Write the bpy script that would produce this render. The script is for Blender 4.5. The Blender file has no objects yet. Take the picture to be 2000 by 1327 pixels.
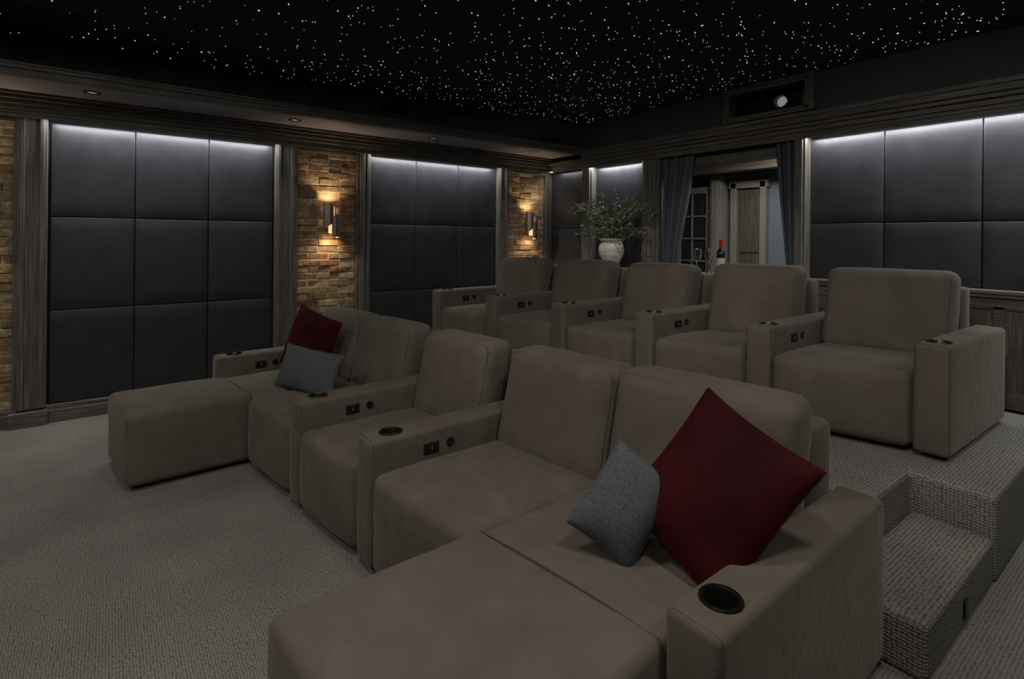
import bpy, bmesh, math, random
from mathutils import Vector, Matrix, noise
random.seed(7)
scn=bpy.context.scene
COL=scn.collection
try:
    scn.view_settings.view_transform='Standard'
    scn.view_settings.look='None'
except Exception as e: print(e)

# ------------------------------------------------------------ materials
def nmat(name):
    m=bpy.data.materials.new(name); m.use_nodes=True
    nt=m.node_tree; b=nt.nodes['Principled BSDF']
    return m,nt,b
def N(nt,t,**k):
    n=nt.nodes.new(t)
    for a,v in k.items():
        if a.startswith('i_'): n.inputs[a[2:].replace('_',' ')].default_value=v
        else: setattr(n,a,v)
    return n
def ramp(nt,stops):
    r=nt.nodes.new('ShaderNodeValToRGB'); e=r.color_ramp.elements
    while len(e)<len(stops): e.new(.5)
    for q,(p,c) in zip(e,stops): q.position=p; q.color=(*c,1)
    return r
def coords(nt,scale=(1,1,1)):
    tc=N(nt,'ShaderNodeTexCoord'); mp=N(nt,'ShaderNodeMapping')
    mp.inputs['Scale'].default_value=scale
    nt.links.new(tc.outputs['Object'],mp.inputs['Vector']); return mp.outputs['Vector']
def plain(name,c,rough=.6,metal=0,**k):
    m,nt,b=nmat(name)
    b.inputs['Base Color'].default_value=(*c,1); b.inputs['Roughness'].default_value=rough; b.inputs['Metallic'].default_value=metal
    for a,v in k.items(): b.inputs[a.replace('_',' ')].default_value=v
    return m
def noisy(name,c1,c2,scale=(1,1,1),nscale=5,detail=5,rough=.6,bump=.1,bdist=.01,metal=0,sheen=0,ns2=None,stint=None):
    m,nt,b=nmat(name); v=coords(nt,scale); L=nt.links
    n=N(nt,'ShaderNodeTexNoise'); n.inputs['Scale'].default_value=nscale; n.inputs['Detail'].default_value=detail; L.new(v,n.inputs['Vector'])
    r=ramp(nt,[(.3,c1),(.7,c2)]); L.new(n.outputs['Fac'],r.inputs['Fac']); L.new(r.outputs['Color'],b.inputs['Base Color'])
    src=n
    if ns2:
        src=N(nt,'ShaderNodeTexNoise'); src.inputs['Scale'].default_value=ns2; src.inputs['Detail'].default_value=3; L.new(v,src.inputs['Vector'])
    bp=N(nt,'ShaderNodeBump'); bp.inputs['Strength'].default_value=bump; bp.inputs['Distance'].default_value=bdist
    L.new(src.outputs['Fac'],bp.inputs['Height']); L.new(bp.outputs['Normal'],b.inputs['Normal'])
    b.inputs['Roughness'].default_value=rough; b.inputs['Metallic'].default_value=metal
    if sheen:
        b.inputs['Sheen Weight'].default_value=sheen; b.inputs['Sheen Roughness'].default_value=.4
        if stint: b.inputs['Sheen Tint'].default_value=(*stint,1)
        b.inputs['Specular IOR Level'].default_value=.1
    return m

def suede():
    m,nt,b=nmat('suede_taupe'); L=nt.links; v=coords(nt)
    n1=N(nt,'ShaderNodeTexNoise'); n1.inputs['Scale'].default_value=2.6; n1.inputs['Detail'].default_value=6; n1.inputs['Roughness'].default_value=.6; n1.inputs['Distortion'].default_value=.8
    L.new(v,n1.inputs['Vector'])
    v2=coords(nt,(7,7,2))
    n2=N(nt,'ShaderNodeTexNoise'); n2.inputs['Scale'].default_value=1.6; n2.inputs['Detail'].default_value=4; L.new(v2,n2.inputs['Vector'])
    mx=N(nt,'ShaderNodeMix',data_type='FLOAT'); mx.inputs[0].default_value=.35; L.new(n1.outputs['Fac'],mx.inputs[2]); L.new(n2.outputs['Fac'],mx.inputs[3])
    r=ramp(nt,[(.34,(.090,.075,.0595)),(.5,(.105,.088,.0705)),(.66,(.126,.107,.087))])
    L.new(mx.outputs[0],r.inputs['Fac']); L.new(r.outputs['Color'],b.inputs['Base Color'])
    n3=N(nt,'ShaderNodeTexNoise'); n3.inputs['Scale'].default_value=9; n3.inputs['Detail'].default_value=3; n3.inputs['Distortion'].default_value=1.2; L.new(v,n3.inputs['Vector'])
    bp=N(nt,'ShaderNodeBump'); bp.inputs['Strength'].default_value=.35; bp.inputs['Distance'].default_value=.012
    L.new(n3.outputs['Fac'],bp.inputs['Height'])
    n4=N(nt,'ShaderNodeTexNoise'); n4.inputs['Scale'].default_value=400; L.new(v,n4.inputs['Vector'])
    bp2=N(nt,'ShaderNodeBump'); bp2.inputs['Strength'].default_value=.15; bp2.inputs['Distance'].default_value=.002
    L.new(n4.outputs['Fac'],bp2.inputs['Height']); L.new(bp.outputs['Normal'],bp2.inputs['Normal']); L.new(bp2.outputs['Normal'],b.inputs['Normal'])
    b.inputs['Roughness'].default_value=.85; b.inputs['Sheen Weight'].default_value=.28; b.inputs['Sheen Roughness'].default_value=.33
    b.inputs['Sheen Tint'].default_value=(.80,.71,.59,1); b.inputs['Specular IOR Level'].default_value=.15
    return m
def carpet(name,sx,sy,sz,c0,c1,c2):
    m,nt,b=nmat(name); L=nt.links
    tc=N(nt,'ShaderNodeTexCoord'); sp=N(nt,'ShaderNodeSeparateXYZ'); L.new(tc.outputs['Object'],sp.inputs[0])
    def mul(s,k):
        q=N(nt,'ShaderNodeMath',operation='MULTIPLY'); L.new(s,q.inputs[0]); q.inputs[1].default_value=k; return q.outputs[0]
    ad=N(nt,'ShaderNodeMath',operation='ADD'); L.new(sp.outputs[0],ad.inputs[0]); L.new(sp.outputs[1],ad.inputs[1])
    ct=N(nt,'ShaderNodeCombineXYZ'); L.new(mul(sp.outputs[0],sx),ct.inputs[0]); L.new(mul(sp.outputs[1],sy),ct.inputs[1])
    cs=N(nt,'ShaderNodeCombineXYZ'); L.new(mul(ad.outputs[0],sx),cs.inputs[0]); L.new(mul(sp.outputs[2],sz),cs.inputs[1])
    g=N(nt,'ShaderNodeNewGeometry'); sn=N(nt,'ShaderNodeSeparateXYZ'); L.new(g.outputs['True Normal'],sn.inputs[0])
    ab=N(nt,'ShaderNodeMath',operation='ABSOLUTE'); L.new(sn.outputs[2],ab.inputs[0])
    gt=N(nt,'ShaderNodeMath',operation='GREATER_THAN'); L.new(ab.outputs[0],gt.inputs[0]); gt.inputs[1].default_value=.6
    mv=N(nt,'ShaderNodeMix',data_type='VECTOR'); L.new(gt.outputs[0],mv.inputs[0]); L.new(cs.outputs[0],mv.inputs[4]); L.new(ct.outputs[0],mv.inputs[5])
    vo=N(nt,'ShaderNodeTexVoronoi',voronoi_dimensions='2D'); vo.inputs['Scale'].default_value=1; vo.inputs['Randomness'].default_value=.32; L.new(mv.outputs[1],vo.inputs['Vector'])
    r=ramp(nt,[(0,c2),(.35,c1),(.7,c0)]); L.new(vo.outputs['Distance'],r.inputs['Fac'])
    n=N(nt,'ShaderNodeTexNoise'); n.inputs['Scale'].default_value=2.2; n.inputs['Detail'].default_value=8; L.new(coords(nt),n.inputs['Vector'])
    rr=ramp(nt,[(.3,(.82,.82,.82)),(.7,(1.08,1.08,1.08))]); L.new(n.outputs['Fac'],rr.inputs['Fac'])
    mm=N(nt,'ShaderNodeMix',data_type='RGBA',blend_type='MULTIPLY'); mm.inputs[0].default_value=1
    L.new(r.outputs['Color'],mm.inputs[6]); L.new(rr.outputs['Color'],mm.inputs[7]); L.new(mm.outputs[2],b.inputs['Base Color'])
    inv=N(nt,'ShaderNodeMath',operation='SUBTRACT'); inv.inputs[0].default_value=1; L.new(vo.outputs['Distance'],inv.inputs[1])
    bp=N(nt,'ShaderNodeBump'); bp.inputs['Strength'].default_value=.8; bp.inputs['Distance'].default_value=.007
    L.new(inv.outputs[0],bp.inputs['Height']); L.new(bp.outputs['Normal'],b.inputs['Normal'])
    b.inputs['Roughness'].default_value=.95; b.inputs['Specular IOR Level'].default_value=.1
    return m
def wood(name,scale):
    m,nt,b=nmat(name); L=nt.links; v=coords(nt,scale)
    n=N(nt,'ShaderNodeTexNoise'); n.inputs['Scale'].default_value=1; n.inputs['Detail'].default_value=7; n.inputs['Roughness'].default_value=.7; n.inputs['Distortion'].default_value=.3; L.new(v,n.inputs['Vector'])
    r=ramp(nt,[(.3,(.040,.036,.030)),(.52,(.105,.095,.080)),(.72,(.23,.21,.178))]); L.new(n.outputs['Fac'],r.inputs['Fac']); L.new(r.outputs['Color'],b.inputs['Base Color'])
    bp=N(nt,'ShaderNodeBump'); bp.inputs['Strength'].default_value=.4; bp.inputs['Distance'].default_value=.003
    L.new(n.outputs['Fac'],bp.inputs['Height']); L.new(bp.outputs['Normal'],b.inputs['Normal']); b.inputs['Roughness'].default_value=.5
    return m
def emit(name,c,s):
    m,nt,b=nmat(name); b.inputs['Base Color'].default_value=(*c,1); b.inputs['Emission Color'].default_value=(*c,1); b.inputs['Emission Strength'].default_value=s; return m
def brickmat():
    m,nt,b=nmat('brick_reclaimed'); L=nt.links
    at=N(nt,'ShaderNodeVertexColor',layer_name='Col')
    v=coords(nt)
    n=N(nt,'ShaderNodeTexNoise'); n.inputs['Scale'].default_value=28; n.inputs['Detail'].default_value=6; L.new(v,n.inputs['Vector'])
    r=ramp(nt,[(.3,(.5,.5,.5)),(.6,(1.05,1.05,1.05)),(.75,(1.7,1.7,1.65))]); L.new(n.outputs['Fac'],r.inputs['Fac'])
    mm=N(nt,'ShaderNodeMix',data_type='RGBA',blend_type='MULTIPLY'); mm.inputs[0].default_value=1
    L.new(at.outputs['Color'],mm.inputs[6]); L.new(r.outputs['Color'],mm.inputs[7]); L.new(mm.outputs[2],b.inputs['Base Color'])
    bp=N(nt,'ShaderNodeBump'); bp.inputs['Strength'].default_value=.7; bp.inputs['Distance'].default_value=.008
    L.new(n.outputs['Fac'],bp.inputs['Height']); L.new(bp.outputs['Normal'],b.inputs['Normal']); b.inputs['Roughness'].default_value=.9
    return m

M_SU=suede()
M_PIPE=plain('suede_piping',(.052,.043,.034),.8)
M_CARP=carpet('carpet_woven',74,104,84,(.08,.075,.066),(.20,.19,.168),(.28,.267,.238))
M_CARP2=carpet('carpet_steps',66,66,78,(.068,.064,.056),(.195,.185,.164),(.275,.262,.233))
M_WZ=wood('wood_grain_vertical',(90,90,3)); M_WX=wood('wood_grain_x',(3,90,90)); M_WY=wood('wood_grain_y',(90,3,90))
M_PAN=noisy('acoustic_panel_leather',(.019,.019,.0225),(.029,.029,.033),nscale=7,rough=.40,bump=.3,bdist=.002,ns2=160)
M_DARK=noisy('dark_painted_fabric',(.040,.039,.045),(.055,.053,.06),nscale=3,rough=.8,bump=.05)
M_SOF=noisy('soffit_paint',(.22,.205,.24),(.26,.245,.28),nscale=3,rough=.6,bump=.03)
M_CEIL=noisy('ceiling_fabric',(.010,.010,.017),(.013,.013,.022),nscale=2,rough=.95,bump=.02)
M_WALL=plain('wall_dark',(.03,.03,.035),.8)
M_BRICK=brickmat()
M_MORT=noisy('mortar',(.28,.23,.16),(.42,.36,.26),nscale=30,rough=.95,bump=.5)
M_BRZ=noisy('brushed_bronze',(.20,.16,.12),(.32,.26,.20),scale=(1,1,20),nscale=20,rough=.4,metal=1,bump=.05)
M_BLK=plain('black_plastic',(.008,.008,.008),.35)
M_CUP=plain('cup_holder_metal',(.05,.045,.035),.3,.9)
M_REDL=emit('red_indicator',(.8,.03,.02),.5)
M_STAR=emit('star_fiber_light',(.85,.9,1),3.0)
M_STAR.cycles.emission_sampling='NONE'
M_SCG=emit('sconce_inner_glow',(1,.66,.32),.9); M_SCG.cycles.emission_sampling='NONE'
M_RED=noisy('velvet_burgundy',(.017,.0015,.0025),(.045,.0035,.006),nscale=4,rough=.8,bump=.2,sheen=.3,stint=(.36,.02,.03))
M_GREY=noisy('linen_blue_grey',(.038,.043,.047),(.086,.094,.102),scale=(1,1,1),nscale=160,detail=2,rough=.9,bump=.4,bdist=.003)
M_CURT=noisy('curtain_slate_blue',(.05,.062,.075),(.075,.09,.105),nscale=60,rough=.9,bump=.1)
M_POT=noisy('vase_chalk_ceramic',(.40,.37,.32),(.66,.63,.57),scale=(1,1,4),nscale=9,rough=.9,bump=.3)
M_LEAF=noisy('leaf_olive_green',(.045,.07,.03),(.13,.165,.08),nscale=20,rough=.6,bump=.1)
M_STEM=plain('stem_brown',(.08,.06,.04),.8)
M_GLASS=plain('clear_glass',(1,1,1),.01,0,Transmission_Weight=1.0,IOR=1.52)
M_BOT=plain('bottle_dark_glass',(.008,.012,.007),.08)
M_CAP=plain('bottle_capsule_red',(.45,.012,.014),.35)
M_LAB=plain('bottle_label',(.35,.32,.27),.7)
M_HW=noisy('hall_wall_blue',(.14,.18,.22),(.16,.20,.245),nscale=2,rough=.8,bump=.02)
M_HT=noisy('hall_trim_taupe',(.22,.205,.185),(.27,.25,.225),scale=(30,30,2),nscale=2,rough=.6,bump=.05)
M_PANE=plain('window_pane_dark',(.03,.04,.045),.05)
M_LENS=emit('projector_lens_glow',(.7,.75,.85),.22)
M_CHROME=plain('chrome_ring',(.6,.6,.62),.25,1)
M_LEDD=emit('downlight_glow',(1,.95,.88),.12)

# ------------------------------------------------------------ mesh helpers
def link(o,parent=None):
    COL.objects.link(o)
    if parent is not None:
        o.parent=parent; o.matrix_parent_inverse=Matrix.Translation(parent.location).inverted()
    return o
def mobj(name,vs,fs,mat,parent=None,smooth=False,angle=None):
    me=bpy.data.meshes.new(name); me.from_pydata([tuple(v) for v in vs],[],fs); me.validate(); me.update()
    if isinstance(mat,(list,tuple)):
        for m in mat: me.materials.append(m)
    else: me.materials.append(mat)
    if smooth:
        for p in me.polygons: p.use_smooth=True
        if angle: me.set_sharp_from_angle(angle=math.radians(angle))
    o=bpy.data.objects.new(name,me); return link(o,parent)
def empty(name,loc):
    e=bpy.data.objects.new(name,None); e.location=loc; e.empty_display_size=.1; COL.objects.link(e); return e
BF=[(0,3,2,1),(4,5,6,7),(0,1,5,4),(1,2,6,5),(2,3,7,6),(3,0,4,7)]
def bv(x0,x1,y0,y1,z0,z1):
    return [(x0,y0,z0),(x1,y0,z0),(x1,y1,z0),(x0,y1,z0),(x0,y0,z1),(x1,y0,z1),(x1,y1,z1),(x0,y1,z1)]
def boxes(name,lst,mat,parent=None,bevel=0):
    vs=[];fs=[]
    for b in lst:
        n=len(vs); vs+=bv(*b); fs+=[tuple(i+n for i in f) for f in BF]
    o=mobj(name,vs,fs,mat,parent)
    if bevel:
        m=o.modifiers.new('bevel','BEVEL'); m.width=bevel; m.segments=2; m.limit_method='ANGLE'
    return o
def axis_pts(h,r,n,k):
    a=[-h+r*j/k for j in range(k)]; w=2*(h-r)
    a+=[-h+r+w*j/n for j in range(n+1)]
    a+=[h-r+r*j/k for j in range(1,k+1)]; return a
def rbox(name,h,r,mat,fmap,parent=None,n=(8,8,6),k=4,puff=(0,0,0),pw=3,wr=0,angle=None):
    X=[axis_pts(h[i],r,n[i],k) for i in range(3)]
    cnt=[len(a) for a in X]; idx={}; vs=[]; fs=[]
    def V(i,j,l):
        key=(i,j,l)
        if key in idx: return idx[key]
        p=Vector((X[0][i],X[1][j],X[2][l]))
        q=Vector([max(-(h[a]-r),min(h[a]-r,p[a])) for a in range(3)])
        d=(p-q)
        d.normalize(); p2=q+d*r
        u=[min(1,abs(p2[a])/h[a]) for a in range(3)]
        o=p2.copy()
        for a in range(3):
            b,c=(a+1)%3,(a+2)%3
            o[a]+=puff[a]*(p2[a]/h[a])*(1-u[b]**pw)*(1-u[c]**pw)
        w=Vector(fmap(o))
        if wr:
            w+=noise.noise_vector(w*3.7+Vector((5,3,1)))*wr + noise.noise_vector(w*11)*wr*.35
        idx[key]=len(vs); vs.append(w); return idx[key]
    for a in range(3):
        b,c=(a+1)%3,(a+2)%3
        for side in (0,cnt[a]-1):
            for i in range(cnt[b]-1):
                for j in range(cnt[c]-1):
                    def K(ii,jj):
                        t=[0,0,0]; t[a]=side; t[b]=ii; t[c]=jj; return V(*t)
                    f=(K(i,j),K(i+1,j),K(i+1,j+1),K(i,j+1))
                    if side==0: f=f[::-1]
                    fs.append(f)
    return mobj(name,vs,fs,mat,parent,True,angle)
def tube(name,pts,rad,mat,parent=None,cyclic=False,radii=None,res=2):
    cu=bpy.data.curves.new(name,'CURVE'); cu.dimensions='3D'; cu.bevel_depth=rad; cu.bevel_resolution=res
    s=cu.splines.new('POLY'); s.points.add(len(pts)-1)
    for i,p in enumerate(pts):
        s.points[i].co=(*p,1)
        if radii: s.points[i].radius=radii[i]
    s.use_cyclic_u=cyclic; cu.materials.append(mat)
    o=bpy.data.objects.new(name,cu); return link(o,parent)
def lathe(name,prof,c,mat,parent=None,seg=32,angle=40,axis='z'):
    vs=[];fs=[]
    for (r,z) in prof:
        for s in range(seg):
            a=2*math.pi*s/seg
            if axis=='z': vs.append((c[0]+r*math.cos(a),c[1]+r*math.sin(a),c[2]+z))
            elif axis=='y': vs.append((c[0]+r*math.cos(a),c[1]+z,c[2]+r*math.sin(a)))
            else: vs.append((c[0]+z,c[1]+r*math.cos(a),c[2]+r*math.sin(a)))
    m=len(prof)
    for i in range(m-1):
        for s in range(seg):
            s2=(s+1)%seg; fs.append((i*seg+s,i*seg+s2,(i+1)*seg+s2,(i+1)*seg+s))
    o=mobj(name,vs,fs,mat,parent,True,angle)
    bm=bmesh.new(); bm.from_mesh(o.data); bmesh.ops.remove_doubles(bm,verts=bm.verts,dist=1e-5); bmesh.ops.recalc_face_normals(bm,faces=bm.faces); bm.to_mesh(o.data); bm.free()
    return o

# ------------------------------------------------------------ room shell
XL=-5.58; YB=4.89; XR=2.6; YF=-3.6; ZC=2.90
ZP0=.135; ZP1=2.376   # panel zone
PLAT=.38
boxes('floor',[(XL-.2,XR+.2,YF-.2,YB+.1,-.1,0)],M_CARP)
boxes('ceiling',[(XL-.2,XR+.2,YF-.2,YB+.2,ZC,ZC+.1)],M_CEIL)
boxes('wall_left',[(XL-.15,XL-.03,YF,YB,0,ZC)],M_WALL)
OX0,OX1=-3.66,-2.235
boxes('wall_back',[(XL,OX0,YB+.03,YB+.15,0,ZC),(OX1,XR,YB+.03,YB+.15,0,ZC),(OX0,OX1,YB+.03,YB+.15,2.37,ZC)],M_WALL)
boxes('wall_right',[(XR,XR+.12,YF,YB,0,ZC)],M_WALL)
boxes('wall_front',[(XL,XR,YF-.12,YF,0,ZC)],M_WALL)

# padded acoustic panels
def panel_yz(name,ya,yb,ncol,x):
    e=empty(name,(x,(ya+yb)/2,ZP0)); w=(yb-ya)/ncol; hh=(ZP1-ZP0)/3
    for i in range(ncol):
        for j in range(3):
            cy=ya+w*(i+.5); cz=ZP0+hh*(j+.5)
            rbox('pad_%d_%d'%(i,j),(.02,w/2-.0015,hh/2-.0015),.009,M_PAN,lambda p:(x-.012+p.x,cy+p.y,cz+p.z),e,n=(1,8,8),k=3,puff=(.004,0,0),pw=6)
def panel_xz(name,xa,xb,ncol,y,rows):
    e=empty(name,((xa+xb)/2,y,rows[0])); w=(xb-xa)/ncol
    for i in range(ncol):
        for j in range(len(rows)-1):
            cx=xa+w*(i+.5); cz=(rows[j]+rows[j+1])/2; hz=(rows[j+1]-rows[j])/2
            rbox('pad_%d_%d'%(i,j),(w/2-.0015,.02,hz-.0015),.009,M_PAN,lambda p:(cx+p.x,y+.012+p.y,cz+p.z),e,n=(8,1,8),k=3,puff=(0,.004,0),pw=6)
panel_yz('acoustic_wall_panel',-.387,1.265,3,XL)
panel_yz('acoustic_wall_panel',2.255,3.94,3,XL)
panel_yz('acoustic_wall_panel',-3.1,-1.45,3,XL)
r3=[ZP0,.882,1.629,ZP1]
panel_xz('acoustic_wall_panel',-5.54,-4.90,1,YB,r3)
panel_xz('acoustic_wall_panel',-4.76,-3.97,1,YB,r3)
panel_xz('acoustic_wall_panel',-2.17,1.40,6,YB,[1.17,1.645,ZP1])

# brick niches as real bricks
def bricks(name,ya,yb):
    vs=[];fs=[];cols=[]
    z=ZP0; row=0; pal=[(.25,.16,.085),(.29,.20,.11),(.21,.14,.08),(.34,.26,.15),(.28,.22,.13),(.17,.115,.075),(.40,.33,.21),(.25,.13,.07)]
    while z<ZP1-.01:
        z1=min(z+.060+random.uniform(-.003,.003),ZP1)
        y=ya-(0 if row%2 else .105)+random.uniform(-.012,.012)
        while y<yb:
            L=.2+random.uniform(-.012,.012) if random.random()>.12 else .1
            a=max(y,ya); b=min(y+L,yb)
            if b-a>.015:
                xo=XL-.006+random.uniform(-.007,.010); n=len(vs)
                q=bv(XL-.04,xo,a,b,z,z1)
                q=[(p[0]+(random.uniform(-.004,.004)),p[1]+random.uniform(-.004,.004),p[2]+random.uniform(-.004,.004)) for p in q]
                vs+=q; fs+=[tuple(i+n for i in f) for f in BF]
                c=random.choice(pal); k=random.uniform(.75,1.2); cols+=[(c[0]*k,c[1]*k,c[2]*k,1)]*6
            y+=L+.010
        z+=.070; row+=1
    o=mobj(name,vs,fs,M_BRICK)
    ca=o.data.color_attributes.new('Col','FLOAT_COLOR','CORNER')
    for p in o.data.polygons:
        for li in p.loop_indices: ca.data[li].color=cols[p.index]
    m=o.modifiers.new('bevel','BEVEL'); m.width=.006; m.segments=2
    e=boxes('mortar_bed',[(XL-.045,XL-.014,ya,yb,ZP0,ZP1)],M_MORT); e.parent=o
    return o
bricks('brick_wall_niche',-1.2,-.60)
bricks('brick_wall_niche',1.50,2.10)
bricks('brick_wall_niche',4.14,4.765)

# pilasters and frames on left wall
tr=[]
def pil(ya,yb):
    z0,z1=.13,2.43
    tr.append((XL-.03,XL+.06,ya,yb,z0,z1))
    tr.append((XL+.06,XL+.075,ya+.015,ya+.045,z0,z1)); tr.append((XL+.06,XL+.075,yb-.045,yb-.015,z0,z1))
def frm(ya,yb):
    tr.append((XL-.03,XL+.035,ya,yb,.13,2.43))
pil(-.575,-.40); frm(-.60,-.575)
pil(1.28,1.465); frm(1.465,1.497)
pil(2.135,2.245); frm(2.103,2.135)
pil(3.955,4.105); frm(4.105,4.137)
pil(-1.44,-1.24); frm(-1.24,-1.2)
frm(4.768,4.84)
boxes('trim_1',tr,M_WZ,bevel=.004)
boxes('trim_2',[(XL-.03,XL+.03,a,b,ZP1-.025,ZP1+.01) for a,b in((-1.2,-.6),(1.497,2.103),(4.137,4.768))],M_WY,bevel=.003)
# crown on left wall
boxes('trim_3',[(XL-.03,XL+.14,YF,YB,2.40,2.43),(XL+.125,XL+.14,YF,YB-.05,2.375,2.40),(XL-.03,XL+.16,YF,YB-.05,2.43,2.465),(XL-.03,XL+.185,YF,YB-.05,2.465,2.50),(XL-.03,XL+.21,YF,YB-.05,2.50,2.53),(XL-.03,XL+.24,YF,YB-.05,2.53,2.55)],M_WY,bevel=.004)
boxes('soffit_left',[(XL,-4.76,YF+.01,4.70,2.552,2.60)],M_SOF)  # soffit slab projecting from the left wall
boxes('trim_4',[(-4.80,-4.73,YF,4.66,2.535,2.575),(-4.79,-4.71,YF,4.68,2.575,2.60),(-4.78,-4.70,YF,4.69,2.60,2.615)],M_WY,bevel=.004)
boxes('baseboard_left',[(XL-.03,XL+.05,YF,YB,0,.10),(XL-.03,XL+.035,YF,YB,.10,.135)]+[(XL-.03,XL+.10,a-.015,b+.015,0,.115) for a,b in((-.6,-.40),(1.28,1.497),(2.103,2.245),(3.955,4.137),(-1.44,-1.2))],M_WY,bevel=.006)
# cove frieze (left) and frieze (back)
top=[(-5.3,-3.6),(-5.25,-.6),(-5.12,1.0),(-5.0,2.2),(-4.80,3.6),(-4.74,4.68)]
vs=[];fs=[]
for (x,y) in top:
    vs+=[(-4.74,y,2.60),(x,y,ZC)]
for i in range(len(top)-1): fs.append((2*i,2*i+2,2*i+3,2*i+1))
mobj('frieze_left',vs,fs,M_DARK)
boxes('frieze_back',[(-4.74,-2.79,4.67,4.72,2.58,ZC),(-2.0,XR,4.67,4.72,2.58,ZC)],M_DARK)
# back beam
boxes('trim_5',[(-5.4,XR,4.76,YB+.03,2.40,2.43),(-5.4,XR,4.76,4.775,2.375,2.40),(-5.4,XR,4.74,YB+.03,2.43,2.47),(-5.4,XR,4.70,YB+.03,2.47,2.50),(-4.76,XR,4.66,YB+.03,2.50,2.545),(-4.76,XR,4.64,YB+.03,2.545,2.58)],M_WX,bevel=.004)
# vents
for (ya,yb,zf0,zf1) in ((2.05,2.42,.30,.62),(3.95,4.3,.12,.42)):
    e=empty('air_vent_grille',(-4.8,(ya+yb)/2,2.7))
    def cove(y,f,off=.006):
        for i in range(len(top)-1):
            if top[i][1]<=y<=top[i+1][1]:
                t=(y-top[i][1])/(top[i+1][1]-top[i][1]); xt=top[i][0]+t*(top[i+1][0]-top[i][0])
        return Vector((-4.74+(xt+4.74)*f+off,y,2.60+.3*f))
    a,b,c,d=cove(ya,zf0,.003),cove(yb,zf0,.003),cove(yb,zf1,.003),cove(ya,zf1,.003); o=Vector((.002,0,-.001))
    mobj('grille_back',[a,b,c,d,a+o,b+o,c+o,d+o],BF,M_BLK,e)
    for j in range(8):
        f0=zf0+(zf1-zf0)*j/8; f1=f0+(zf1-zf0)/8*.5
        a,b,c,d=cove(ya,f0),cove(yb,f0),cove(yb,f1),cove(ya,f1); o=Vector((.008,0,-.004))
        mobj('slat_%d'%j,[a,b,c,d,a+o,b+o,c+o,d+o],BF,M_BLK,e)
# soffit downlights
for (x,y) in ((-5.06,-.12),(-5.06,1.33),(-5.05,2.75),(-5.03,4.12),(-5.06,-2.0)):
    e=empty('recessed_downlight',(x,y,2.552))
    lathe('trim_ring',[(.055,0),(.055,-.006),(.036,-.006),(.034,.0)],(x,y,2.552),M_BLK,e,24)
    lathe('lamp_disc',[(.0,-.001),(.034,-.001)],(x,y,2.552),M_LEDD,e,24)

# back wall pilasters etc
boxes('trim_6',[(-4.875,-4.70,4.80,YB+.03,.13,2.43),(-4.85,-4.73,4.785,4.80,.13,2.43),
 (-3.895,-3.67,4.78,YB+.03,.13,2.43),(-3.87,-3.82,4.765,4.78,.13,2.43),(-3.75,-3.70,4.765,4.78,.13,2.43),
 (-2.225,-2.13,4.78,YB+.03,.13,2.43),(-2.21,-2.15,4.765,4.78,.13,2.43),(-5.58,-5.545,4.84,YB,.13,2.43)],M_WZ,bevel=.004)
boxes('wainscot',[(-2.12,XR,4.80,YB+.03,PLAT,1.12)],M_WZ)  # wainscot body below the chair rail
x=-2.10; st=[]
while x<1.4:
    st.append((x,x+.06,4.785,4.80,PLAT+.12,1.06)); x+=.6
boxes('trim_7',st+[(-2.12,XR,4.785,4.80,PLAT,PLAT+.12),(-2.12,XR,4.785,4.80,1.04,1.12)],M_WX,bevel=.003)
boxes('trim_8',[(-2.13,XR,4.755,YB+.02,1.12,1.145),(-2.13,XR,4.74,YB+.02,1.145,1.17)],M_WX,bevel=.004)

# bar console behind the back row
e=empty('bar_console',(-3.6,4.6,PLAT))
boxes('body',[(-5.0,-2.16,4.56,4.73,PLAT,1.13)],M_WX,e,.004)
boxes('counter_top',[(-5.05,-2.15,4.50,4.735,1.13,1.17)],M_WX,e,.006)

# riser platform + steps (carpeted)
def prism(name,poly,z0,z1,mat,parent=None,bevel=.02):
    n=len(poly); vs=[(x,y,z0) for x,y in poly]+[(x,y,z1) for x,y in poly]
    fs=[tuple(range(n))[::-1],tuple(range(n,2*n))]+[(i,(i+1)%n,n+(i+1)%n,n+i) for i in range(n)]
    o=mobj(name,vs,fs,mat,parent)
    m=o.modifiers.new('bevel','BEVEL'); m.width=bevel; m.segments=3; m.limit_method='ANGLE'
    return o
prism('riser_platform',[(-.565,3.10),(-.565,4.75),(XL+.11,4.75),(XL+.11,1.95),(-.88,2.62),(-.88,3.10)],0,PLAT,M_CARP2)
prism('carpeted_step',[(-.572,2.20),(-.572,3.095),(-.875,3.095),(-.875,2.20)],0,.20,M_CARP2)
e=boxes('step_outlet',[(-.571,-.563,2.62,2.66,.05,.12)],M_BLK)  # small dark outlet box on the step's side, gives no light

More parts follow.
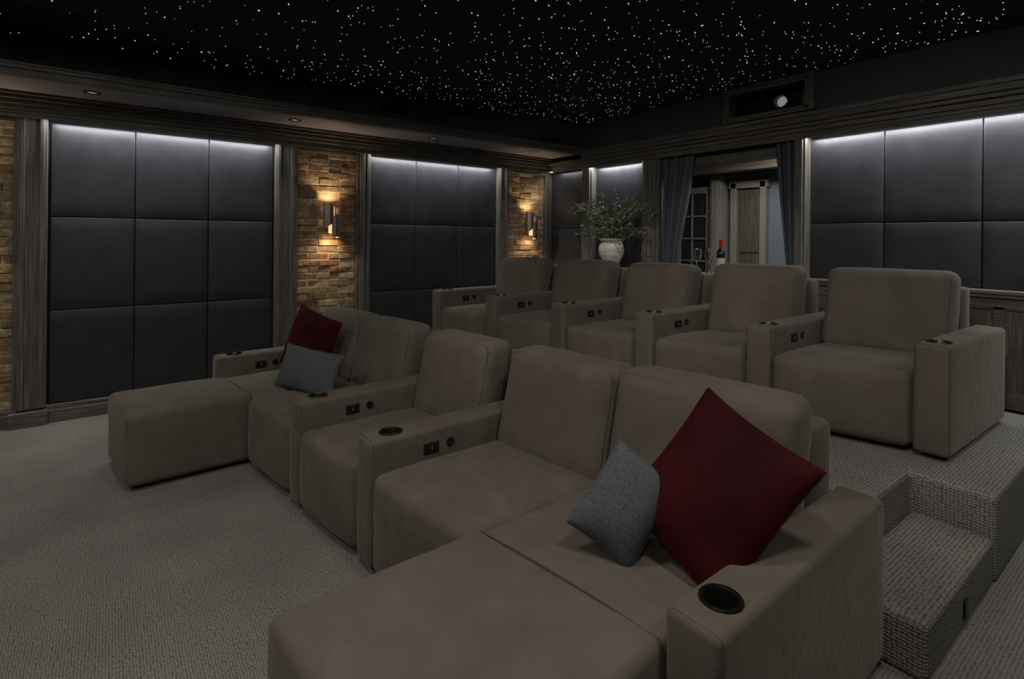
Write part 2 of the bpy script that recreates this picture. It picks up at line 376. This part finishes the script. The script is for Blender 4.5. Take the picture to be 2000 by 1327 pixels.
# ------------------------------------------------------------ seating
AW=.078; ALEN=1.08; AH=.59
def uround(hx,hz,rc,n=6):
    pts=[]
    for cx,cz,a0 in((hx-rc,hz-rc,0),(-hx+rc,hz-rc,90),(-hx+rc,-hz+rc,180),(hx-rc,-hz+rc,270)):
        for i in range(n+1):
            a=math.radians(a0+90*i/n); pts.append((cx+rc*math.cos(a),cz+rc*math.sin(a)))
    return pts
def dirv(deg):
    a=math.radians(deg); return Vector((-math.sin(a),math.cos(a),0))
def arm(cup,rot,zb,parent,buttons=True,nm='arm'):
    d=dirv(rot); r=Vector((d.y,-d.x,0)); C=Vector((cup[0],cup[1],0)); F=C-d*.13
    def fm(p):
        return F+d*(p.y+ALEN/2)+r*p.x+Vector((0,0,zb+.025+(AH-.025)/2+p.z))
    o=rbox(nm,(AW,ALEN/2,(AH-.025)/2),.024,M_SU,fm,parent,n=(4,14,8),k=4,puff=(.004,.006,.0),pw=4,wr=.0018)
    T=Vector((cup[0],cup[1],zb+AH))
    cut=lathe('cutter',[(0,-.07),(.046,-.07),(.046,.05),(0,.05)],T,M_CUP,None,28)
    m=o.modifiers.new('b','BOOLEAN'); m.object=cut; m.operation='DIFFERENCE'; m.solver='EXACT'
    dg=bpy.context.evaluated_depsgraph_get(); me=bpy.data.meshes.new_from_object(o.evaluated_get(dg))
    o.modifiers.clear(); o.data=me; bpy.data.objects.remove(cut)
    for p in me.polygons: p.use_smooth=True
    me.set_sharp_from_angle(angle=math.radians(35))
    lathe('cup_holder',[(0,-.062),(.040,-.062),(.041,.001),(.044,.006),(.053,.006),(.055,.003),(.055,-.003),(.0455,-.004),(.0455,-.066),(0,-.066)],T,M_CUP,parent,36)
    pts=[F+d*.012+r*x+Vector((0,0,zb+.025+(AH-.025)/2+z)) for x,z in uround(AW-.004,(AH-.025)/2-.004,.02,4)]
    tube('front_seam',pts,.0022,M_PIPE,parent,True)
    if buttons:
        base=F+r*(AW+.006)
        def bt(v,z,hw,hh,rad,mat,name,off=0,th=.004):
            c=base+d*v+r*off+Vector((0,0,zb+z))
            rbox(name,(th,hw,hh),rad,mat,lambda p:c+r*p.x+d*p.y+Vector((0,0,p.z)),parent,n=(1,3,3),k=3)
        bt(.30,.50,.040,.026,.0035,M_BLK,'control_plate')
        bt(.30,.50,.016,.012,.0015,M_CUP,'control_key',.004,.002)
        bt(.30,.50,.001,.008,.0005,M_REDL,'indicator',.006,.001)
        c=base+d*.405+Vector((0,0,zb+.505))
        seg=20; vs=[];fs=[]
        for s in range(seg):
            a=2*math.pi*s/seg
            for R,o2 in((.021,-.003),(.021,.004),(.012,.005),(.010,.001)): vs.append(c+r*o2+d*(R*math.cos(a))+Vector((0,0,R*math.sin(a))))
        for s in range(seg):
            t=(s+1)%seg
            for q in range(3): fs.append((4*s+q,4*t+q,4*t+q+1,4*s+q+1))
        fs.append(tuple(4*s+3 for s in range(seg)))
        mobj('control_knob',vs,fs,M_BLK,parent,True,40)
def mk(PL,dL,PR,dR):
    def f(u,v,z):
        a=PL+dL*v; b=PR+dR*v; p=a.lerp(b,u); return Vector((p.x,p.y,z))
    return f
def inner(cL,rL,cR,rR):
    dL=dirv(rL); dR=dirv(rR)
    PL=Vector((*cL,0))-dL*.13+Vector((dL.y,-dL.x,0))*(AW+.007)
    PR=Vector((*cR,0))-dR*.13-Vector((dR.y,-dR.x,0))*(AW+.007)
    return mk(PL,dL,PR,dR),(PR-PL).length
def seat(f,W,u0,u1,zb,parent,tag='',chaise=0,bh1=.925,ztop=.445,back=.72,wide=(0,0)):
    w=(u1-u0)*W; uc=(u0+u1)/2
    def S(v0,z0):
        return lambda p: f(uc+p.x/W, v0+p.y, zb+z0+p.z)
    z0=.03
    rbox('seat'+tag,(w/2-.002,.35,(ztop-z0)/2),.045,M_SU,S(.345,(ztop+z0)/2),parent,n=(9,9,5),k=4,puff=(0,.02,.014),pw=4,wr=.005)
    bh0=.40; hy=.10; hz=(bh1-bh0)/2; R=.062; lean=.21
    wb=w+wide[0]+wide[1]; ub=uc+(wide[1]-wide[0])/2/W
    def B(p):
        z=(bh0+bh1)/2+p.z; return f(ub+p.x/W,back+p.y+(z-bh0)*lean,zb+z)
    rbox('backrest'+tag,(wb/2-.004,hy,hz),R,M_SU,B,parent,n=(9,3,9),k=5,puff=(0,.024,.006),pw=4,wr=.005)
    for sgn in(-1,1):
        pts=[B(Vector((x,sgn*(hy-.28*R),z))) for x,z in uround(wb/2-.004-.28*R,hz-.28*R,.72*R)]
        tube('piping'+tag,pts,.0032,M_PIPE,parent,True)
    rbox('back_shell'+tag,(w/2-.004,.065,.40),.03,M_SU,S(1.0,.43),parent,n=(4,2,6),k=3,puff=(0,.01,0))
    if chaise:
        # long footrest section running under the seat's front edge, one continuous upholstered body
        hl=(chaise+.035)/2; zc=ztop+.010
        rbox('chaise'+tag,(w/2-.001,hl,(zc-z0)/2),.036,M_SU,S(-chaise+hl,(zc+z0)/2),parent,n=(9,11,5),k=4,puff=(.004,.006,.010),pw=5,wr=.004)
        pts=[f(uc+x/W,.022,zb+z) for x,z in((-w/2+.02,zc-.008),(-w/4,zc-.001),(0,zc+.001),(w/4,zc-.001),(w/2-.02,zc-.008))]
        tube('seam'+tag,pts,.0028,M_PIPE,parent)
# back row
CB=[(-4.64,2.70),(-3.91,2.84),(-3.15,2.97),(-2.43,3.13),(-1.69,3.31),(-.865,3.475)]
RB=[3,3,2,1,0,-1]
for i in range(5):
    e=empty('theater_recliner',((CB[i][0]+CB[i+1][0])/2,CB[i][1]+.4,PLAT))
    arm(CB[i],RB[i],PLAT,e,True,'arm_1')
    if i==4: arm(CB[5],RB[5],PLAT,e,False,'arm_2')
    f,W=inner(CB[i],RB[i],CB[i+1],RB[i+1]); seat(f,W,0,1,PLAT,e,bh1=.905 if i<3 else .93,ztop=.43)
# front row
CF=[(-4.50,.757),(-3.06,.945),(-2.303,1.045),(-.745,1.236)]; RF=[3,3,2,1.5]
e=empty('chaise_loveseat',(-3.8,1.1,0)); arm(CF[0],RF[0],0,e,True,'arm_1')
f,W=inner(CF[0],RF[0],CF[1],RF[1]); seat(f,W,0,.5,0,e,'_1',.64,bh1=.90,back=.76); seat(f,W,.5,1,0,e,'_2',bh1=.90,back=.76)
e=empty('theater_recliner',(-2.7,1.3,0)); arm(CF[1],RF[1],0,e,True,'arm_1')
f,W=inner(CF[1],RF[1],CF[2],RF[2]); seat(f,W,0,1,0,e,bh1=.905,back=.76)
e=empty('chaise_loveseat',(-1.5,1.4,0)); arm(CF[2],RF[2],0,e,True,'arm_1'); arm(CF[3],RF[3],0,e,False,'arm_2')
f,W=inner(CF[2],RF[2],CF[3],RF[3]); seat(f,W,0,.48,0,e,'_1',bh1=.92,back=.75,ztop=.46); seat(f,W,.48,1,0,e,'_2',.675,bh1=.935,back=.74,ztop=.475)

# ------------------------------------------------------------ pillows
def pillow(name,c,e1,e2,w,h,t,mat,trim):
    e1=Vector(e1).normalized(); e2=Vector(e2); e2=(e2-e1*e2.dot(e1)).normalized(); nn=e1.cross(e2)
    c=Vector(c); n=22; vs=[];fs=[]; P=empty(name,c)
    def XY(a,b):
        x=a*(1-.065*(1-b*b)); y=b*(1-.065*(1-a*a)); return x*w/2,y*h/2
    for side in(1,-1):
        base=len(vs)
        for i in range(n+1):
            for j in range(n+1):
                a=-1+2*i/n; b=-1+2*j/n; a2=math.sin(a*math.pi/2); b2=math.sin(b*math.pi/2)
                x,y=XY(a2,b2)
                T=t/2*((1-a2*a2)*(1-b2*b2))**.42
                p=c+e1*x+e2*y+nn*T*side
                p+=noise.noise_vector(p*7)*.012*min(1,T/(t/2)*2)
                vs.append(p)
        for i in range(n):
            for j in range(n):
                q=(base+i*(n+1)+j,base+(i+1)*(n+1)+j,base+(i+1)*(n+1)+j+1,base+i*(n+1)+j+1)
                fs.append(q if side==1 else q[::-1])
    o=mobj('cushion',vs,fs,mat,P,True)
    bm=bmesh.new(); bm.from_mesh(o.data); bmesh.ops.remove_doubles(bm,verts=bm.verts,dist=1e-4); bm.to_mesh(o.data); bm.free()
    pts=[]
    for k in range(24): pts.append((-1+2*k/24,-1))
    for k in range(24): pts.append((1,-1+2*k/24))
    for k in range(24): pts.append((1-2*k/24,1))
    for k in range(24): pts.append((-1,1-2*k/24))
    tube('piping',[c+e1*XY(a,b)[0]+e2*XY(a,b)[1] for a,b in pts],.004,trim,P,True)
pillow('velvet_throw_pillow',(-.93,1.50,.722),(.327,.523,.786),(-.88,.10,.457),.49,.41,.17,M_RED,M_RED)
pillow('linen_lumbar_pillow',(-1.140,1.325,.644),(.053,.16,.21),(-.15,-.07,.145),.31,.235,.12,M_GREY,M_GREY)
pillow('velvet_throw_pillow',(-4.05,1.19,.70),(.90,.34,-.22),(.10,.30,.92),.48,.46,.15,M_RED,M_RED)
pillow('linen_lumbar_pillow',(-3.68,1.07,.585),(.90,.42,-.05),(-.10,.32,.9),.54,.29,.12,M_GREY,M_GREY)

# ------------------------------------------------------------ sconces
def sconce(y,z,warm=9.5):
    e=empty('wall_sconce',(XL+.01,y,z))
    boxes('backplate',[(XL,XL+.012,y-.03,y+.03,z-.08,z+.08)],M_BRZ,e,.003)
    boxes('bracket',[(XL+.01,XL+.07,y-.012,y+.012,z-.02,z+.02)],M_BRZ,e)
    lathe('inner_tube',[(.030,-.135),(.030,.135),(.0285,.135),(.0285,-.135)],(XL+.105,y,z),M_SCG,e,24)
    def shell(nm,yc,xc,R,a0,a1,zt0,zt1,zb0,zb1):
        n=16; vs=[];fs=[]
        for i in range(n+1):
            s=i/n; a=math.radians(a0+(a1-a0)*s)
            for RR in(R,R-.003):
                x=xc+RR*math.cos(a); yy=yc+RR*math.sin(a)
                vs.append((x,yy,z+zb0+(zb1-zb0)*s)); vs.append((x,yy,z+zt0+(zt1-zt0)*s))
        for i in range(n):
            b=4*i; c=b+4
            fs.extend([(b,c,c+1,b+1),(b+2,b+3,c+3,c+2),(b+1,c+1,c+3,b+3),(b,b+2,c+2,c)])
        fs.extend([(0,1,3,2),(4*n,4*n+2,4*n+3,4*n+1)])
        mobj(nm,vs,fs,M_BRZ,e,True,40)
    shell('curled_leaf_1',y-.026,XL+.105,.052,-150,50,.19,.165,-.145,-.02)
    shell('curled_leaf_2',y+.034,XL+.110,.054,-50,150,.03,.13,-.165,-.19)
    for dz,nm in((.105,'lamp_up'),(-.105,'lamp_down')):
        l=bpy.data.lights.new(nm,'POINT'); l.energy=warm; l.color=(1,.79,.50); l.shadow_soft_size=.015
        o=bpy.data.objects.new(nm,l); o.location=(XL+.105,y,z+dz); link(o,e)
sconce(1.81,1.66); sconce(4.46,1.66,8); sconce(-.92,1.66)

# ------------------------------------------------------------ vase + olive branches
vx,vy=-4.20,4.62
e=empty('potted_plant_vase',(vx,vy,1.17))
lathe('vase',[(0,0),(.07,0),(.075,.012),(.10,.06),(.135,.13),(.148,.19),(.14,.24),(.118,.275),(.112,.285),(.128,.30),(.15,.315),(.152,.325),(.14,.325),(.115,.295),(.10,.27),(.11,.2),(0,.18)],(vx,vy,1.17),M_POT,e,40,60)
for s in(-1,1):
    pts=[(vx+s*(.118+.045*math.sin(math.pi*k/8)),vy,1.17+.295-.10*k/8) for k in range(9)]
    tube('handle',pts,.011,M_POT,e)
lv=[];lf=[]
def leaf(p,d,L,W):
    d=d.normalized(); s=d.cross(Vector((random.uniform(-1,1),random.uniform(-1,1),random.uniform(-.3,1)))).normalized(); nn=d.cross(s)
    n=len(lv)
    lv.extend([p,p+d*L*.3+s*W*.8-nn*.003,p+d*L*.65+s*W*.8,p+d*L-nn*.01,p+d*L*.65-s*W*.8,p+d*L*.3-s*W*.8-nn*.003,p+d*L*.5+nn*.004])
    for a,b in((0,1),(1,2),(2,3),(3,4),(4,5),(5,0)): lf.append((n+a,n+b,n+6))
rnd=random.Random(3)
for b in range(62):
    az=rnd.uniform(0,2*math.pi); out=rnd.uniform(.10,.54); up=rnd.uniform(.22,.70)-out*.28
    if rnd.random()<.4: az=rnd.choice([0,math.pi])+rnd.uniform(-.5,.5)
    p0=Vector((vx+.06*math.cos(az),vy+.05*math.sin(az),1.44)); pts=[]
    yo=.3 if math.sin(az)>0 else 1
    for k in range(11):
        t=k/10; pts.append(p0+Vector((math.cos(az)*out*t**1.1,math.sin(az)*out*yo*.6*t**1.1,up*math.sin(t*1.9)*.95)))
    tube('branch',pts,.0025,M_STEM,e,res=1)
    for k in range(3,11):
        dr=(pts[k]-pts[k-1]).normalized()
        for q in range(2):
            leaf(pts[k],dr*.6+Vector((rnd.uniform(-1,1),rnd.uniform(-.6,.6),rnd.uniform(-.6,1)))*.8,rnd.uniform(.04,.07),rnd.uniform(.008,.014))
lv=[Vector((p.x,min(p.y,4.765),p.z)) for p in lv]
mobj('leaves',lv,lf,M_LEAF,e)

# wine bottle and glasses
def glass(x,y):
    e=empty('wine_glass',(x,y,1.17))
    lathe('bowl_and_stem',[(0,0),(.036,.001),(.036,.004),(.007,.009),(.0045,.02),(.0045,.095),(.013,.105),(.033,.125),(.045,.155),(.044,.19),(.036,.235),(.0340,.235),(.0420,.19),(.0430,.155),(.031,.128),(.010,.109),(0,.107)],(x,y,1.171),M_GLASS,e,32,60)
glass(-3.05,4.58); glass(-2.94,4.62)
e=empty('wine_bottle',(-2.82,4.62,1.17))
lathe('bottle',[(0,0),(.036,0),(.038,.006),(.038,.19),(.034,.215),(.018,.24),(.0145,.255),(.0145,.30),(0,.30)],(-2.82,4.62,1.171),M_BOT,e,32,50)
lathe('capsule',[(.0155,.235),(.0155,.315),(.0165,.316),(.0165,.326),(0,.327)],(-2.82,4.62,1.171),M_CAP,e,32,50)
lathe('label',[(.0386,.06),(.0386,.15)],(-2.82,4.62,1.171),M_LAB,e,32,50)

# ------------------------------------------------------------ projector niche
e=empty('projector_cabinet',(-2.39,4.7,2.59))
boxes('frame',[(-2.80,-2.74,4.60,4.72,2.585,ZC-.003),(-2.05,-1.99,4.60,4.72,2.585,ZC-.003),(-2.74,-2.05,4.60,4.72,2.585,2.63),(-2.74,-2.05,4.60,4.72,2.84,ZC-.003),
 (-2.755,-2.735,4.585,4.60,2.60,2.86),(-2.055,-2.035,4.585,4.60,2.60,2.86),(-2.755,-2.035,4.585,4.60,2.60,2.625),(-2.755,-2.035,4.585,4.60,2.835,2.86)],M_WX,e,.003)
boxes('liner',[(-2.74,-2.05,4.90,4.915,2.60,2.86),(-2.76,-2.74,4.72,4.91,2.6,2.86),(-2.05,-2.03,4.72,4.91,2.6,2.86)],M_BLK,e)
e=empty('projector',(-2.35,4.8,2.632))
boxes('body',[(-2.62,-2.12,4.74,4.895,2.632,2.81)],M_BLK,e,.02)
lathe('lens_barrel',[(.065,0),(.065,-.05),(.052,-.055),(.048,-.02),(0,-.018)],(-2.30,4.735,2.718),M_BLK,e,32,40,'y')
lathe('lens_ring',[(.052,-.055),(.055,-.058),(.060,-.055)],(-2.30,4.735,2.718),M_CHROME,e,32,40,'y')
lathe('lens',[(0,-.032),(.03,-.028),(.046,-.02)],(-2.30,4.735,2.718),M_LENS,e,32,40,'y')
# ------------------------------------------------------------ curtains
def curtain(name,xt0,xt1,xm0,xm1,xb0,xb1,y,nf):
    vs=[];fs=[];nu=80;nv=40
    for j in range(nv+1):
        s=j/nv; z=2.39-(2.39-PLAT)*s
        if s<.62:
            t=s/.62; t=t*t*(3-2*t)*.6+t*.4; a=xt0+(xm0-xt0)*t; b=xt1+(xm1-xt1)*t
        else:
            t=(s-.62)/.38; a=xm0+(xb0-xm0)*t; b=xm1+(xb1-xm1)*t
        for i in range(nu+1):
            u=i/nu
            vs.append((a+(b-a)*u+.006*math.sin(u*nf*9+s*3),y+.03*math.sin(u*nf*2*math.pi+.6*math.sin(s*4)),z))
    for j in range(nv):
        for i in range(nu):
            q=j*(nu+1)+i; fs.append((q,q+1,q+nu+2,q+nu+1))
    o=mobj(name,vs,fs,M_CURT,None,True)
    m=o.modifiers.new('s','SOLIDIFY'); m.thickness=.004
curtain('curtain',-3.655,-3.26,-3.655,-3.46,-3.655,-3.44,4.84,6)
curtain('curtain',-2.42,-2.235,-2.31,-2.235,-2.32,-2.235,4.84,4)
# ------------------------------------------------------------ hallway beyond the opening
HY=6.7
boxes('floor_hall',[(-6.4,-1.2,YB+.15,HY+.1,PLAT-.1,PLAT)],M_CARP2)
boxes('wall_hall_far',[(-6.4,-1.2,HY,HY+.1,PLAT,ZC)],M_HW)
boxes('wall_hall_left',[(-6.5,-6.4,YB+.15,HY+.1,PLAT,ZC)],M_HW)
boxes('wall_hall_right',[(-1.2,-1.1,YB+.15,HY+.1,PLAT,ZC)],M_HW)
boxes('ceiling_hall',[(-6.5,-1.1,YB+.15,HY+.1,2.62,2.7)],M_DARK)
boxes('trim_9',[(OX0-.02,OX0+.05,4.92,5.12,PLAT,2.37),(OX1-.05,OX1+.02,4.92,5.12,PLAT,2.37),(OX0,OX1,4.92,5.12,2.28,2.37)],M_WZ,bevel=.004)
boxes('trim_10',[(-6.4,-1.2,6.30,6.42,2.36,2.62),(-6.4,-1.2,6.26,6.30,2.36,2.42)],M_WX,bevel=.006)
e=empty('door_1',(-4.4,6.6,PLAT))
x0,x1=-4.75,-4.16; z0,z1=PLAT+.005,2.22
rails=[(x0,x0+.07,6.55,6.6,z0,z1),(x1-.07,x1,6.55,6.6,z0,z1),(x0+.07,x1-.07,6.55,6.6,z1-.09,z1),(x0+.07,x1-.07,6.55,6.6,z0,z0+.18)]
rails+=[((x0+x1)/2-.012,(x0+x1)/2+.012,6.555,6.595,z0+.18,z1-.09)]
for k in range(1,5):
    zz=z0+.18+(z1-.09-z0-.18)*k/5; rails.append((x0+.07,x1-.07,6.555,6.595,zz-.012,zz+.012))
boxes('stiles_and_rails',rails,M_HT,e,.003); boxes('glass',[(x0+.07,x1-.07,6.572,6.578,z0+.18,z1-.09)],M_PANE,e)
lathe('handle',[(0,-.05),(.02,-.045),(.02,-.03),(.008,-.025),(.008,0)],(x1-.035,6.55,PLAT+.95),M_CHROME,e,20,40,'y')
boxes('trim_11',[(-4.14,-3.98,6.50,6.68,PLAT,2.36),(-4.11,-4.01,6.485,6.50,PLAT,2.30)],M_HT,bevel=.005)
e=empty('door_2',(-3.65,6.65,PLAT))
boxes('casing',[(-3.90,-3.82,6.60,6.68,PLAT,2.25),(-3.50,-3.42,6.60,6.68,PLAT,2.25),(-3.92,-3.40,6.60,6.68,2.17,2.27)],M_HT,e,.006)
boxes('leaf',[(-3.82,-3.50,6.65,6.68,PLAT,2.17)],M_WZ,e,.002)
boxes('leaf_panels',[(-3.79,-3.53,6.635,6.65,PLAT+.15,PLAT+.8),(-3.79,-3.53,6.635,6.65,PLAT+.95,2.08)],M_WZ,e,.012)

# ------------------------------------------------------------ star ceiling
rs=random.Random(11); vs=[];fs=[]
cnt=0
while cnt<3000:
    x=rs.uniform(-5.1,2.2); y=rs.uniform(-3.3,4.62)
    if rs.random()>.34+.66*max(0,min(1,(y+.3)/3.2)): continue
    if x< -4.70-.5*max(0,min(1,(4.6-y)/5)): continue
    r=rs.choice([.0016,.0018,.002,.0022,.0027,.0036]) ; z=ZC-.001; n=len(vs)
    vs+=[(x+r,y,z),(x,y+r,z),(x-r,y,z),(x,y-r,z),(x,y,z-r*1.3),(x,y,z+.0008)]
    fs+=[(n,n+1,n+4)[::-1],(n+1,n+2,n+4)[::-1],(n+2,n+3,n+4)[::-1],(n+3,n,n+4)[::-1]]
    cnt+=1
mobj('star_ceiling_lights',vs,fs,M_STAR)

# ------------------------------------------------------------ lights
def area(name,loc,sx,sy,power,color=(1,1,1),rot=(0,0,0),shape='RECTANGLE',spread=None):
    l=bpy.data.lights.new(name,'AREA'); l.shape=shape; l.size=sx
    if shape in('RECTANGLE','ELLIPSE'): l.size_y=sy
    l.energy=power; l.color=color
    if spread: l.spread=math.radians(spread)
    o=bpy.data.objects.new(name,l); o.location=loc; o.rotation_euler=rot; COL.objects.link(o); return o
LC=(.94,.97,1.0)
TL=math.radians(-4)
for k,(ya,yb,p) in enumerate(((-.38,1.26,15),(2.26,3.93,14),(-3.1,-1.45,12))):
    area('led_strip_%d'%k,(XL+.11,(ya+yb)/2,2.399),.02,yb-ya,p,LC,(0,TL,0))
area('led_strip_3',(-4.37,YB-.10,2.399),.74,.02,7,LC,(TL,0,0))
area('led_strip_4',(-.385,YB-.10,2.399),3.48,.02,34,LC,(TL,0,0))
area('led_strip_5',(-5.24,YB-.10,2.399),.5,.02,1,LC,(TL,0,0))
for k,(x,y,p) in enumerate(((-1.6,.2,18),(-.2,1.2,19),(.8,-1.2,15),(-.6,-2.2,15),(-2.6,-1.2,20),(.8,2.8,13))):
    area('ceiling_fill_%d'%k,(x,y,ZC-.02),.36,.36,p,(1,.955,.89),shape='DISK')  # added soft fill under the ceiling, kept out of view, no fixtures
for k,(x,y) in enumerate(((-5.06,-.12),(-5.06,1.33),(-5.05,2.75),(-5.03,4.12))):
    l=bpy.data.lights.new('soffit_spot','SPOT'); l.energy=13; l.spot_size=math.radians(95); l.spot_blend=1; l.shadow_soft_size=.03; l.color=(1,.93,.84)
    o=bpy.data.objects.new('soffit_spot_%d'%k,l); o.location=(x,y,2.53); COL.objects.link(o)
def spot(name,loc,tgt,e,ang,col=(1,.955,.89),rad=.025):
    l=bpy.data.lights.new(name,'SPOT'); l.energy=e; l.spot_size=math.radians(ang); l.spot_blend=.9; l.shadow_soft_size=rad; l.color=col
    o=bpy.data.objects.new(name,l); o.location=loc; o.rotation_euler=(Vector(tgt)-Vector(loc)).to_track_quat('-Z','Y').to_euler(); COL.objects.link(o)
spot('console_fill_spot_1',(-4.0,3.5,ZC-.03),(-4.2,4.62,1.45),42,42)  # added spot to brighten the plant and vase
spot('console_fill_spot_2',(-2.9,3.6,ZC-.03),(-2.95,4.65,1.4),28,60)  # added spot to brighten the counter around the glasses
spot('row_fill_spot_1',(-1.6,.9,ZC-.04),(-3.2,3.3,1.1),92,75,rad=.10)  # added fill aimed at the back row
spot('row_fill_spot_2',(-.4,1.2,ZC-.04),(-1.2,3.9,1.3),52,80,rad=.10)  # added fill for the right end of the row and back wall
area('hall_light',(-2.9,5.6,2.6),.6,.4,22,(1,.93,.84))
w=bpy.data.worlds.new('w'); scn.world=w; w.use_nodes=True
w.node_tree.nodes['Background'].inputs[0].default_value=(.5,.5,.55,1); w.node_tree.nodes['Background'].inputs[1].default_value=.02

# ------------------------------------------------------------ camera
cd=bpy.data.cameras.new('camera'); cam=bpy.data.objects.new('camera',cd); COL.objects.link(cam)
cd.sensor_width=36; cd.sensor_fit='HORIZONTAL'; cd.lens=1036/2000*36; cd.shift_y=-.1; cd.clip_start=.02
yaw=math.radians(52.9)
R=Matrix.Rotation(yaw,4,'Z')@Matrix.Rotation(math.radians(90),4,'X')@Matrix.Rotation(math.radians(.55),4,'Z')
cam.matrix_world=Matrix.Translation((0,0,1.5))@R
scn.camera=cam
